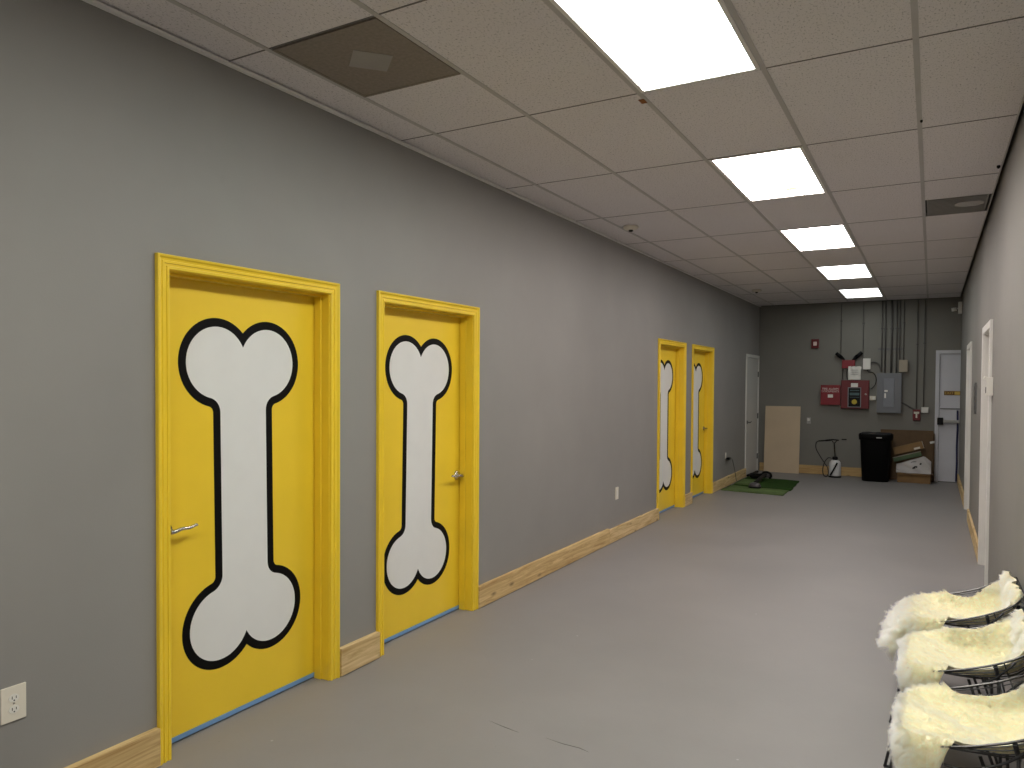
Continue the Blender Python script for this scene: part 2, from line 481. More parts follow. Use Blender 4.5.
plank('baseboard_right', R1[1]+.066, R2[0]-.066, .15, M['wood_y2'], 'right', .022)
plank('baseboard_right', R2[1]+.066, YB-.01, .15, M['wood_y2'], 'right', .022)

# ------------------------------------------------------------------ doors
def casing_poly(d):
    """moulding section: offset across the casing (0 = opening edge) against projection"""
    return [(0, 0), (0, .009), (.004, .014), (.014, .014), (.016, .0095), (.025, .0095), (.027, .0145), (.036, .0145), (.038, .011), (.046, .013), (.052, .020), (.060, .021), (.062, .018), (.062, 0)]
def build_casing(name, m, root, half=.480, top=2.067, z0=0., sec=None):
    """three mitred lengths round an opening; local y along the wall, x out of the wall"""
    sec = sec or casing_poly(0); bb = MB(); loops = []
    for (sy, z, hz) in ((-1, z0, 0), (-1, top, 1), (1, top, 1), (1, z0, 0)):
        loops.append([bb.bm.verts.new((p, sy*(half+o), z+(o if hz else 0))) for o, p in sec])
    n = len(sec); fs = []
    for A, B in zip(loops, loops[1:]):
        for k in range(n): fs.append(bb.bm.faces.new((A[k], A[(k+1) % n], B[(k+1) % n], B[k])))
    fs += [bb.bm.faces.new(loops[0]), bb.bm.faces.new(loops[-1][::-1])]
    bb._fin(fs)
    return bb.build(name, m, root)

def bone_outline(off, tilt=0.):
    """cartoon bone, two circles at each end of a straight shaft, grown inward by off"""
    R, cx, cz, sh, fr = .207-off, .150, .612, .176-off, .030+off
    pts = []
    # upper right quarter: notch -> lobe -> fillet -> shaft
    nz = cz+math.sqrt(max(R*R-cx*cx, 0)); 
    a0 = math.atan2(nz-cz, -cx)
    # fillet circle centre: x = sh+fr, at distance R+fr from the lobe centre
    fx = sh+fr; fz = cz-math.sqrt((R+fr)**2-(fx-cx)**2)
    a1 = math.atan2(fz-cz, fx-cx)
    for k in range(41):
        a = a0+(a1-a0)*k/40
        pts.append((cx+R*math.cos(a), cz+R*math.sin(a)))
    b0 = math.atan2(cz-fz, cx-fx); b1 = PI
    for k in range(1, 9):
        a = b0+(b1-b0)*k/8
        pts.append((fx+fr*math.cos(a), fz+fr*math.sin(a)))
    q = pts
    right = q+[(x, -z) for x, z in q[::-1]]
    left = [(-x, z) for x, z in right[::-1]]
    c, s_ = math.cos(tilt), math.sin(tilt)
    return [(c*x-s_*z, s_*x+c*z) for x, z in right+left[1:-1]]

def lever(root_leaf, y, z, x0, sgn, m):
    """rosette and lever handle; sgn gives the way the lever points along the wall"""
    bb = MB()
    bb.cyl((x0, y, z), (x0+.010, y, z), .033, .030, 24)
    bb.cyl((x0+.010, y, z), (x0+.016, y, z), .022, .018, 20)
    bb.cyl((x0+.014, y, z), (x0+.050, y, z), .010, seg=14)
    pts = catmull([(x0+.050, y-sgn*.006, z-.002), (x0+.056, y+sgn*.012, z), (x0+.054, y+sgn*.045, z+.006), (x0+.052, y+sgn*.085, z+.004), (x0+.048, y+sgn*.118, z+.010)], 5)
    r = [.010-.0035*i/(len(pts)-1) for i in range(len(pts))]
    bb.tube(pts, r, 10)
    bb.sphere((x0+.048, y+sgn*.120, z+.010), .0095, (.7, 1.3, .8), 12)
    return bb.build('lever_handle', m, root_leaf)

def make_yellow_door(n, cy, hand, label, tilt=0.):
    root = bpy.data.objects.new('door_%d' % n, None); COL.objects.link(root)
    root.location = (XL, cy, 0); root.empty_display_size = .1; struct(root); tag(root, label, 'door')
    build_casing('door_casing', M['yellow_trim'], root)
    bb = MB()
    for s in (-1, 1):
        a, c = sorted((s*.475, s*.487)); bb.box(-.155, .001, a, c, 0, 2.078)
        a, c = sorted((s*.463, s*.475)); bb.box(-.094, -.048, a, c, 0, 2.066, .002)
    bb.box(-.155, .001, -.475, .475, 2.066, 2.078); bb.box(-.094, -.048, -.463, .463, 2.054, 2.066, .002)
    bb.build('door_jamb', M['yellow_trim'], root)
    bb = MB(); bb.box(-.140, -.097, -.471, .471, .030, 2.062, .0015)
    leaf = bb.build('door_leaf', M['yellow'], root)
    X0 = -.097; zc = 1.078
    bb = MB(); bb.prism(bone_outline(0., tilt), X0, X0+.0008, lambda a, c, t: (t, a, zc+c))
    g = bb.build('bone_graphic', M['black_vinyl'], leaf); g['label'] = 'white cartoon bone with thick black outline'
    bb = MB(); bb.prism(bone_outline(.040, tilt), X0+.0002, X0+.0014, lambda a, c, t: (t, a, zc+c))
    bb.build('bone_fill', M['white_vinyl'], leaf)
    bb = MB(); bb.box(-.100, -.094, -.470, .470, .008, .030, .001); bb.box(-.135, -.100, -.470, .470, .006, .030)
    bb.build('door_sweep', M['blue'], root)
    lever(leaf, hand*.432, .953, X0, -hand, M['chrome'])
    return root
make_yellow_door(1, DOORS[0], -1, 'nearest yellow door with a bone graphic and lever on its left', .0127).scale = (1, .988, 1)
make_yellow_door(2, DOORS[1], 1, 'second yellow bone door from the camera, between short and long pine skirting', -.0185)
make_yellow_door(3, DOORS[2], -1, 'third yellow bone door, first of the far pair')
make_yellow_door(4, DOORS[3], 1, 'farthest yellow bone door, beside the plugged-in cord')

# white door, flush, hinged on its far side
root = bpy.data.objects.new('door_5', None); COL.objects.link(root); root.location = (XL, D5, 0); struct(root)
tag(root, 'narrow white door on left wall by the far corner', 'door')
FLAT = [(0, 0), (0, .014), (.004, .016), (.05, .016), (.055, .014), (.055, 0)]
build_casing('door_casing', M['white_paint'], root, .478, 2.067, sec=FLAT)
bb = MB()
for s in (-1, 1):
    a, c = sorted((s*.474, s*.487)); bb.box(-.155, .001, a, c, 0, 2.078)
bb.box(-.155, .001, -.474, .474, 2.066, 2.078); bb.build('door_jamb', M['white_paint'], root)
bb = MB(); bb.box(-.040, .004, -.470, .470, .012, 2.062, .002); leaf5 = bb.build('door_leaf', M['door_white'], root)
lever(leaf5, -.405, .935, .004, 1, M['steel'])
for z in (.28, 1.02, 1.78):
    bb = MB(); bb.cyl((.012, .474, z-.05), (.012, .474, z+.05), .009, seg=12); bb.box(.003, .006, .438, .474, z-.045, z+.045)
    bb.build('hinge', M['steel'], leaf5)

# exit door on the back wall
root = bpy.data.objects.new('door_8', None); COL.objects.link(root); root.location = (0, YB, 0); struct(root)
tag(root, 'white steel exit door with black push bar on the back wall', 'door')
bb = MB(); bb.box(.050, .108, -.022, .14, 0, 2.178, .003); bb.box(.108, 1.05, -.022, .14, 2.118, 2.178, .003); bb.box(.99, 1.05, -.022, .14, 0, 2.118, .003)
bb.build('door_frame', M['exit_white'], root)
bb = MB(); bb.box(.111, .988, .006, .05, .012, 2.114, .002)
leafx = bb.build('door_leaf', M['exit_white'], root)
bb = MB(); bb.box(.125, .985, -.006, .006, 1.204, 1.222, .002); bb.build('seam_strip', M['steel'], leafx)
bb = MB()
bb.box(.085, .172, -.070, .004, .947, 1.065, .012)
bb.build('latch_case', M['black'], leafx)
bb = MB(); bb.box(.172, .93, -.060, -.014, .980, 1.029, .006); bb.box(.90, .97, -.066, .004, .96, 1.05, .006)
bb.build('push_bar', M['vent_grey'], leafx)
bb = MB(); bb.box(.176, .62, -.001, .0065, 1.437, 1.507, .0005); sg = bb.build('exit_sign', M['sign_brown'], leafx)
sg['label'] = 'brown and gold strip sign'
text('exit_sign_lettering', 'EXIT', .062, M['sign_gold'], leafx, (.248, -.0016, 1.472), (PI/2, 0, 0))
bb = MB(); bb.box(.325, .40, -.0022, -.0006, 1.445, 1.499); bb.build('sign_block', M['sign_gold'], leafx)
bb = MB(); bb.tube(catmull([(.372, -.018, 1.19), (.376, -.018, .9), (.370, -.018, .62), (.374, -.018, .35), (.368, -.018, .02)], 6), .014, 8)
bb.build('weather_strip', M['navy'], leafx)
bb = MB(); bb.box(.108, .99, -.03, .12, 0, .012, .003); bb.build('threshold', M['steel'], root)

# two white doorways in the right wall, faces turned to -x
def right_door(n, y0, y1, label):
    c = (y0+y1)/2; hw = (y1-y0)/2
    root = bpy.data.objects.new('door_%d' % n, None); COL.objects.link(root)
    root.location = (XR+.004, c, 0); root.rotation_euler = (0, 0, PI); struct(root); tag(root, label, 'door')
    build_casing('door_casing', M['white_paint'], root, hw+.002, 2.056, sec=[(0, 0), (0, .017), (.004, .02), (.058, .02), (.062, .017), (.062, 0)])
    bb = MB()
    for s in (-1, 1):
        a, cc = sorted((s*(hw-.012), s*hw)); bb.box(-.15, .001, a, cc, 0, 2.06)
        a, cc = sorted((s*(hw-.024), s*(hw-.012))); bb.box(-.10, -.06, a, cc, 0, 2.06)
    bb.box(-.15, .001, -hw+.012, hw-.012, 2.048, 2.06); bb.build('door_jamb', M['white_paint'], root)
    bb = MB(); bb.box(-.145, -.105, -hw+.014, hw-.014, .012, 2.044, .002); lf = bb.build('door_leaf', M['door_white'], root)
    lever(lf, -(hw-.075), .95, -.105, 1, M['chrome'])
right_door(6, R1[0], R1[1], 'nearer white doorway on the right wall, beyond the chairs')
right_door(7, R2[0], R2[1], 'farther white doorway on the right wall, near the exit door')

# ------------------------------------------------------------------ ceiling lights, grille, vent, detectors
POWER = {-4: 18., -2: 23., 0: 22.5, 2: 27., 4: 21., 6: 12., 8: 5.5}
LN = {0: 'nearest ceiling light panel, cut off by the top of the photo', 2: 'second ceiling light panel, with yellowish spots near its far edge',
      4: 'third ceiling light panel from the camera', 6: 'fourth ceiling light panel, second from the back wall', 8: 'smallest ceiling light panel, nearest the back wall',
      -2: 'ceiling light panel behind the camera, nearer one', -4: 'ceiling light panel behind the camera, at the near wall'}
for r in LIGHT_ROWS:
    x0, x1, y0 = GX[2]+.013, GX[3]-.013, 2.263+1.238*r; y1 = y0+1.238-.006; y0 += .006
    cx, cy = (x0+x1)/2, (y0+y1)/2; hx, hy = (x1-x0)/2, (y1-y0)/2
    t = thing('ceiling_light', LN[r], 'ceiling light', (cx, cy, H), group='recessed light panels in the ceiling')
    bb = MB(); f = .020
    bb.box(-hx, -hx+f, -hy, hy, -.004, .05, .002); bb.box(hx-f, hx, -hy, hy, -.004, .05, .002)
    bb.box(-hx+f, hx-f, -hy, -hy+f, -.004, .05, .002); bb.box(-hx+f, hx-f, hy-f, hy, -.004, .05, .002)
    bb.box(-hx, hx, -hy, hy, .05, .055)
    bb.build('light_frame', M['angle'], t)
    tint = {0: (.93, 1., .97), 2: (1., .93, .92), 4: (1., .94, .94), 6: (.96, .99, 1.), 8: (.92, .99, 1.)}.get(r, (1., .98, .93))
    warm = (1., .982, .95)
    col = tuple(a*c for a, c in zip(tint, warm))
    bb = MB(); bb.box(-hx+f, hx-f, -hy+f, hy-f, .002, .008)
    bb.build('diffuser', emit('diffuser_glow_%d' % (r+4), col, POWER[r]), t)
    if r == 2:
        for (ax, ay, rr) in ((-.04, .37, .030), (.06, .385, .045)):
            bb = MB(); bb.cyl((ax, ay, .0005), (ax, ay, .002), rr, seg=18)
            bb.build('yellow_spot', emit('aged_diffuser', (1., .90, .62), 1.05), t)

t = thing('return_air_grille', 'square dark brown perforated grille in the ceiling', 'ceiling grille', (-2.2165, 2.575, H))
bb = MB(); bb.box(-.29, .29, -.300, .300, -.001, .012, .002)
for s in (-1, 1):
    bb.box(s*.283-.007, s*.283+.007, -.300, .300, -.004, .0, .001); bb.box(-.276, .276, s*.293-.007, s*.293+.007, -.004, .0, .001)
bb.build('perforated_panel', M['grille'], t)
bb = MB(); bb.box(-.072, .100, -.096, .076, -.003, -.0012, 0, Matrix.Rotation(math.radians(48.5), 3, 'Z')); p = bb.build('paper_patch', M['grille_patch'], t)
p['label'] = 'pale rectangle stuck on the grille'

t = thing('ceiling_vent', 'grey slatted air vent in the ceiling by the right wall', 'ceiling vent', (.142, 6.90, H))
bb = MB(); bb.box(-.200, .213, -.300, .302, .004, .014); bb.build('vent_backing', M['vent_grey'], t)
bb = MB()
for k in range(13): bb.box(-.195, .205, -.28+.0465*k-.012, -.28+.0465*k+.012, -.004, .001, 0, Matrix.Rotation(.5, 3, 'X'))
bb.build('slats', M['vent_grey'], t)
bb = MB(); bb.cyl((.09, -.06, -.0075), (.09, -.06, -.004), .10, seg=28); bb.build('damper_plate', M['tbar'], t)

def detector(x, y, s, label):
    t = thing('smoke_detector', label, 'smoke detector', (x, y, H+.002), group='smoke detectors on the ceiling')
    bb = MB(); bb.lathe([(.062*s, 0), (.070*s, -.006), (.070*s, -.016), (.056*s, -.030), (.030*s, -.036)], seg=28); bb.build('detector_body', M['ivory'], t)
    bb = MB(); bb.lathe([(.020*s, -.036), (.021*s, -.040), (.018*s, -.050), (.008*s, -.052)], seg=20); bb.build('sensor_chamber', M['dark_slot'], t)
detector(-2.417, 6.41, 1., 'small round smoke detector on the ceiling, nearer one')
detector(-2.345, 11.62, 1., 'small round smoke detector on the ceiling, farther one')

# ------------------------------------------------------------------ outlets on the left wall
def duplex(loc, label, w=.08, h=.124, slots=True):
    t = thing('wall_outlet', label, 'outlet', loc, group='outlets low on the left wall')
    bb = MB(); bb.box(0, .006, -w/2, w/2, -h/2, h/2, .002); bb.build('cover_plate', M['ivory'], t)
    if slots:
        for s in (-1, 1):
            bb = MB(); bb.lathe([(.017, 0), (.017, .003)], seg=20)
            for v in bb.bm.verts: v.co = Vector((.0055+v.co.z, v.co.y, s*.020+v.co.x*.82))
            rc = bb.build('receptacle', M['white_plastic'], t)
            bb = MB()
            for dy, hh in ((-.0065, .005), (.0065, .0042)): bb.box(.0084, .0092, dy-.0012, dy+.0012, s*.020+.002-hh, s*.020+.002+hh)
            bb.cyl((.0084, 0, s*.020-.008), (.0092, 0, s*.020-.008), .0026, seg=10)
            bb.build('slots', M['dark_slot'], rc)
        bb = MB(); bb.cyl((.006, 0, 0), (.0072, 0, 0), .003, seg=10); bb.build('screw', M['chrome'], t)
    else:
        bb = MB(); bb.box(.005, .009, -.016, .016, -.033, .033, .001); bb.build('receptacle', M['white_plastic'], t)
    return t
duplex((XL, 1.355, .469), 'ivory outlet at the left edge of the photo, left of the nearest door', .082, .124)
duplex((XL, 7.045, .478), 'ivory outlet on the long wall between the two door pairs', .082, .125, False)
duplex((XL, 11.62, .480), 'outlet by the farthest yellow door, with a plug in it', .06, .095, False)
t = thing('plug_cord', 'black plug and thin cord running down from the far outlet', 'cord', (XL, 11.66, .435))
bb = MB(); bb.box(.009, .060, -.045, .050, -.018, .016, .006); bb.build('plug_body', M['black'], t)
bb = MB(); bb.tube(catmull([(.03, .05, 0), (.03, .20, -.012), (.032, .30, -.06), (.034, .42, -.20), (.040, .50, -.34), (.042, .54, -.41), (.046, .70, -.430), (.05, 1.0, -.431), (.06, 1.30, -.431)], 8), .005, 6)
bb.build('cord', M['steel'], t)

# ------------------------------------------------------------------ right wall fittings
t = thing('wall_control_box', 'small white box on the right wall beside the nearer doorway', 'wall box', (XR, 6.70, 1.60))
bb = MB(); bb.box(-.040, .004, -.05, .05, -.075, .065, .004); bb.build('box_body', M['white_plastic'], t)
bb = MB(); bb.box(-.055, -.040, -.045, .045, .050, .072, .003, Matrix.Rotation(.35, 3, 'Y')); bb.build('flap', M['white_plastic'], t)
bb = MB(); bb.box(-.0415, -.040, -.03, .03, -.055, -.01); bb.build('dark_slot', M['dark_slot'], t)
bb = MB(); bb.box(-.014, .006, -.11, .11, -.16, .16, .003)
for z in (-.10, 0, .10): bb.box(-.017, -.013, -.07, .07, z-.02, z+.02)
tag(bb.build('wall_plate', M['steel']), 'dark narrow plate on the right wall between the two doorways', 'wall plate').location = (XR, 9.05, 1.47)

# ------------------------------------------------------------------ things on the back wall  (local -y faces the room)
t = thing('fire_strobe', 'small square red fire strobe high on the back wall', 'fire alarm', (-1.815, YB+.003, 2.326))
bb = MB(); bb.box(-.062, .062, -.045, 0, -.082, .082, .006); bb.build('strobe_housing', M['red_dark'], t)
bb = MB(); bb.box(-.030, .030, -.062, -.045, -.036, .034, .008); bb.build('strobe_lens', M['lens'], t)

t = thing('emergency_light', 'red emergency light box with two black lamp heads', 'emergency light', (-1.266, YB+.003, 1.956))
bb = MB(); bb.box(-.103, .103, -.085, 0, -.072, .072, .008); bb.build('light_housing', M['red'], t)
for s, q in ((-1, (-.20, -.07, .195)), (1, (.21, -.07, .205))):
    bb = MB(); bb.cyl((s*.06, -.05, .065), (s*.085, -.06, .095), .014, seg=12)
    a = Vector((s*.075, -.06, .085)); e = Vector(q)
    bb.cyl(a, a.lerp(e, .3), .018, .030, 18); bb.cyl(a.lerp(e, .3), e, .030, .030, 18)
    bb.build('lamp_head', M['black'], t)

t = thing('paper_packet', 'crinkled white packet of papers standing on the red alarm panel', 'papers', (-1.165, YB-.100, 1.688))
bb = MB()
rows = []
for i in range(9):
    z = .004+.225*i/8
    rows.append([(-.098+.196*j/8*1.0+(.008 if i > 6 else 0)*math.sin(j), -.018+.008*math.sin(j*1.9+i*.8), z+.006*math.sin(j*2.1)*(i/8)) for j in range(9)])
bb.grid(rows)
bb.grid([[(x, y+.022, z) for x, y, z in r] for r in rows])
bb.box(-.098, .098, -.022, .010, 0, .055, .004)
bb.build('sheets', M['white_label'], t)
bb = MB()
for k in range(3): bb.box(-.06, .06, -.030, -.028, .09+.035*k, .098+.035*k)
bb.build('printed_lines', M['vent_grey'], t)

t = thing('document_box', 'bright red fire alarm documents box beside the alarm panel', 'document box', (-1.546, YB+.003, 1.418))
bb = MB(); bb.box(-.155, .155, -.085, 0, -.172, .172, .006); bb.build('box_body', M['red'], t)
bb = MB(); bb.box(-.158, .158, -.092, -.085, -.174, .174, .003); lid = bb.build('box_door', M['red'], t)
text('lettering', 'FIRE ALARM', .050, M['red_text'], lid, (-.003, -.0925, .105), (PI/2, 0, 0))
text('lettering', 'DOCUMENTS', .046, M['red_text'], lid, (-.003, -.0925, .062), (PI/2, 0, 0))
bb = MB(); bb.box(-.042, .042, -.0945, -.092, -.046, .010, .001); bb.build('paper_label', M['white_label'], lid)

t = thing('fire_alarm_panel', 'dark red fire alarm control panel with black display window', 'fire alarm panel', (-1.154, YB+.003, 1.432))
bb = MB(); bb.box(-.220, .220, -.115, 0, -.246, .246, .006); bb.build('panel_body', M['red_dark'], t)
bb = MB(); bb.box(-.214, .214, -.122, -.115, -.240, .240, .003); dr = bb.build('panel_door', M['red_dark'], t)
bb = MB()
bb.box(-.110, -.098, -.127, -.122, -.222, .122); bb.box(.086, .098, -.127, -.122, -.222, .122); bb.box(-.098, .086, -.127, -.122, -.222, -.210); bb.box(-.098, .086, -.127, -.122, .110, .122)
bb.build('window_frame', M['panel_door'], dr)
bb = MB(); bb.box(-.098, .086, -.1245, -.122, -.210, .110); bb.build('display_window', M['black'], dr)
bb = MB(); bb.box(-.075, .070, -.126, -.1245, .062, .078); bb.box(-.080, .072, -.126, -.1245, -.015, .030); bb.box(-.080, .072, -.126, -.1245, -.052, -.044); bb.build('screen', M['screen'], dr)
bb = MB(); bb.cyl((-.006, -.1275, -.128), (-.006, -.1245, -.128), .042, seg=28); bb.build('yellow_disc', M['yellow_disc'], dr)
bb = MB(); bb.box(-.062, .048, -.1245, -.122, .128, .196, .001); bb.build('paper_label', M['white_label'], dr)
bb = MB(); bb.cyl((.168, -.130, .006), (.168, -.122, .006), .014, seg=16); bb.build('key_lock', M['chrome'], dr)

t = thing('junction_box', 'white square-cornered box on the back wall right of the emergency light', 'junction box', (-0.979, YB+.003, 1.960))
bb = MB(); bb.box(-.056, .056, -.065, 0, -.092, .092, .004); bb.build('box_body', M['white_label'], t)
bb = MB(); bb.box(-.058, .058, -.070, -.065, -.094, .094, .002); bb.build('box_lid', M['white_label'], t)
t = thing('wiring_loop', 'dark cable loops between the alarm panel and breaker panel', 'cable', (-.010, YB+.003, .024))
bb = MB()
bb.tube(catmull([(-.910, -.03, 1.948), (-.875, -.03, 1.968), (-.820, -.03, 1.958), (-.775, -.03, 1.905), (-.742, -.03, 1.80)], 8), .012, 8)
bb.build('conduit_bend', M['conduit'], t)
for pts, r in (([(-.960, -.03, 1.838), (-.945, -.03, 1.80), (-.87, -.03, 1.78), (-.825, -.03, 1.70), (-.830, -.03, 1.60), (-.87, -.03, 1.53), (-.915, -.03, 1.50)], .006),
               ([(-1.345, -.025, 1.855), (-1.35, -.025, 1.76), (-1.345, -.025, 1.66)], .006), ([(-1.275, -.025, 1.855), (-1.285, -.025, 1.76), (-1.275, -.025, 1.66)], .006)):
    bb = MB(); bb.tube(catmull(pts, 8), r, 8); bb.build('cable', M['rubber'], t)
t = thing('relay_module', 'small pale beige block between the red alarm panel and breaker panel', 'junction box', (-0.880, YB+.003, 1.371))
bb = MB(); bb.box(-.047, .047, -.05, 0, -.035, .038, .004); bb.build('box_body', M['ivory'], t)
bb = MB(); bb.box(-.002, .04, -.054, -.05, -.02, .022, .002); bb.build('cover', M['white_plastic'], t)

t = thing('breaker_panel', 'grey electrical breaker panel with conduits entering its top', 'electrical panel', (-0.628, YB+.003, 1.463))
bb = MB(); bb.box(-.186, .186, -.10, 0, -.335, .335, .004); bb.build('panel_body', M['panel_grey'], t)
bb = MB(); bb.box(-.186, .186, -.108, -.10, -.337, .337, .003); cv = bb.build('trim_cover', M['panel_grey'], t)
bb = MB(); bb.box(-.084, .080, -.120, -.108, -.235, .250, .004); d = bb.build('panel_door', M['panel_door'], cv)
bb = MB(); bb.box(-.070, -.045, -.126, -.120, -.085, -.005, .002); bb.box(-.070, -.02, -.122, -.1195, .02, .05); bb.build('latch', M['white_label'], cv)

def conduit(x, z0, z1, r, label, yo=-.03, pts=None):
    bb = MB()
    if pts: bb.tube(pts, r, 10)
    else: bb.cyl((0, yo, z0), (0, yo, z1), r, seg=12)
    for z in (z0+(z1-z0)*.55,):
        bb.box(-r-.012, r+.012, yo-r-.002, 0, z-.010, z+.010)
    o = bb.build('conduit', M['conduit']); o.location = (x*1.0095-.006, YB+.003, .024)
    return tag(o, label, 'conduit', 'conduits on the back wall')
ZT = H+.10
conduit(-1.374, 2.135, ZT, .005, 'thin conduit rising from the left emergency lamp head')
conduit(-1.026, 2.02, ZT, .005, 'thin conduit rising from the white junction box')
conduit(-.739, 1.80, ZT, .009, 'leftmost conduit over the breaker panel, ending in a bend')
conduit(-.689, 1.78, ZT, .011, 'second conduit over the breaker panel')
conduit(-.594, 1.78, ZT, .016, 'thickest conduit over the breaker panel')
conduit(-.518, 1.78, ZT, .010, 'conduit just right of the thickest one over the breaker panel')
conduit(-.474, 1.78, ZT, .008, 'rightmost conduit entering the breaker panel')
conduit(-.414, 1.99, ZT, .006, 'conduit running down to the beige box')
conduit(-.214, 1.175, ZT, .007, 'long conduit running down to the red pull station')
conduit(-.110, 1.21, ZT, .007, 'long conduit running down to the small white box by the exit door')
bb = MB(); bb.box(-.19, .19, -.012, 0, -.02, .02); bb.box(-.19, .19, -.03, -.012, -.02, -.014); bb.box(-.19, .19, -.03, -.012, .014, .02)
tag(bb.build('strut_channel', M['steel']), 'horizontal metal strut clamping the conduits above the breaker panel', 'strut').location = (-0.620, YB+.003, 2.211)
t = thing('beige_junction_box', 'beige box on the back wall right of the conduits', 'junction box', (-0.422, YB+.003, 1.920))
bb = MB(); bb.box(-.062, .062, -.085, 0, -.100, .100, .004); bb.build('box_body', M['beige'], t)
bb = MB(); bb.box(-.064, .064, -.090, -.085, -.102, .102, .002); bb.cyl((0, -.093, 0), (0, -.09, 0), .006, seg=10); bb.build('box_lid', M['beige'], t)
t = thing('white_junction_box', 'small white box beside the exit door frame', 'junction box', (-0.095, YB+.003, 1.186))
bb = MB(); bb.box(-.052, .052, -.06, 0, -.046, .046, .004); bb.build('box_body', M['white_label'], t)
bb = MB(); bb.box(-.05, .05, -.064, -.06, -.044, .044, .002); bb.build('cover', M['white_label'], t)
t = thing('pull_station', 'red and white fire pull station below the long conduits', 'fire alarm', (-0.216, YB+.003, 1.100))
bb = MB(); bb.box(-.056, .056, -.055, 0, -.092, .092, .005); bb.build('station_body', M['red_dark'], t)
bb = MB(); bb.box(-.040, .040, -.068, -.055, .020, .055, .004); bb.box(-.012, .012, -.064, -.055, -.05, .02, .003); bb.build('pull_handle', M['ivory'], t)
bb = MB(); bb.tube(catmull([(-.432, -.05, 1.275), (-.39, -.04, 1.262), (-.34, -.03, 1.232), (-.29, -.03, 1.198), (-.238, -.03, 1.172)], 6), .010, 8)
tag(bb.build('flexible_cable'.replace('flexible_', ''), M['conduit']), 'short cable sloping from the breaker panel to the pull station', 'cable').location = (-.010, YB+.003, .024)
t = thing('wall_outlet', 'small white outlet on the back wall right of the tan board', 'outlet', (-1.907, YB+.003, 0.954))
bb = MB(); bb.box(-.034, .034, -.006, 0, -.055, .055, .002); bb.build('cover_plate', M['vent_grey'], t)
bb = MB(); bb.box(-.018, .022, -.05, -.006, -.005, .04, .006); bb.build('plug_adapter', M['white_label'], t)
t = thing('wall_hook', 'dark little hook on the back wall above the sprayer', 'hook', (-1.322, YB+.003, 0.640))
bb = MB(); bb.box(-.040, .040, -.018, 0, -.008, .008, .003); bb.tube(catmull([(.03, -.018, 0), (.03, -.04, -.004), (.03, -.045, .015)], 5), .004, 8); bb.build('hook_bar', M['black'], t)
t = thing('security_camera', 'small pale security camera in the far right ceiling corner', 'security camera', (XR, YB-.12, 2.85))
bb = MB(); bb.box(-.05, .004, -.06, .06, -.09, .10, .006); bb.build('mount_box', M['white_plastic'], t)
bb = MB(); bb.cyl((-.05, .0, .0), (-.075, 0, -.01), .012, seg=12); bb.cyl((-.068, .01, -.01), (-.14, .02, -.02), .030, .030, 18); bb.build('camera_body', M['white_plastic'], t)
bb = MB(); bb.cyl((-.062, .008, -.006), (-.072, .010, -.008), .026, .026, 18); bb.build('lens', M['black'], t)

# ------------------------------------------------------------------ things on the floor at the far end
# tan board leaning against the back wall
bb = MB(); bb.box(-.302, .302, -.009, .009, 0, 1.205, .001)
o = tag(bb.build('leaning_board', M['board']), 'plain tan sheet of board leaning on the back wall by the white door', 'board')
o.location = (-2.345, 13.935, .003); o.rotation_euler = (math.radians(-5.2), 0, 0)

t = thing('pump_sprayer', 'white garden pump sprayer with black hose on the floor', 'sprayer', (-1.432, 13.775, 0))
bb = MB(); bb.lathe([(.088, .018), (.096, .03), (.097, .13), (.096, .225), (.088, .262), (.064, .290), (.040, .302), (.034, .31)], seg=32); bb.build('tank', M['tank'], t)
bb = MB(); bb.lathe([(.094, 0), (.101, .004), (.101, .026), (.094, .030)], seg=32); bb.build('base_ring', M['black'], t)
bb = MB(); bb.lathe([(.040, .300), (.046, .304), (.046, .345), (.036, .356), (.016, .360)], seg=24); bb.cyl((0, 0, .35), (-.018, 0, .60), .010, seg=12); bb.build('pump_rod', M['black'], t)
bb = MB(); bb.tube(catmull([(-.088, 0, .640), (-.05, 0, .648), (0, 0, .646), (.055, 0, .640)], 6), .011, 10); bb.cyl((-.06, 0, .64), (-.030, 0, .595), .007); bb.cyl((.03, 0, .64), (-.008, 0, .595), .007); bb.build('pump_handle', M['black'], t)
bb = MB(); bb.tube(catmull([(.045, -.098, .262), (.02, -.106, .20), (-.02, -.108, .12), (-.06, -.100, .04)], 6), .014, 8); bb.build('strap', M['black'], t)
bb = MB(); bb.tube(catmull([(-.055, 0, .325), (-.11, -.02, .33), (-.165, -.03, .25), (-.19, -.04, .13), (-.175, -.05, .035), (-.13, -.06, .012), (-.10, -.05, .06), (-.115, -.03, .16), (-.16, -.02, .23), (-.24, 0, .35), (-.31, .02, .48), (-.31, .02, .58), (-.27, .02, .615)], 7), .008, 8); bb.build('hose', M['rubber'], t)
bb = MB(); bb.tube([(-.27, .02, .615), (-.16, .02, .626)], .012, 10); bb.tube([(-.16, .02, .626), (-.07, .015, .640)], .016, 10); bb.build('spray_wand', M['black'], t)

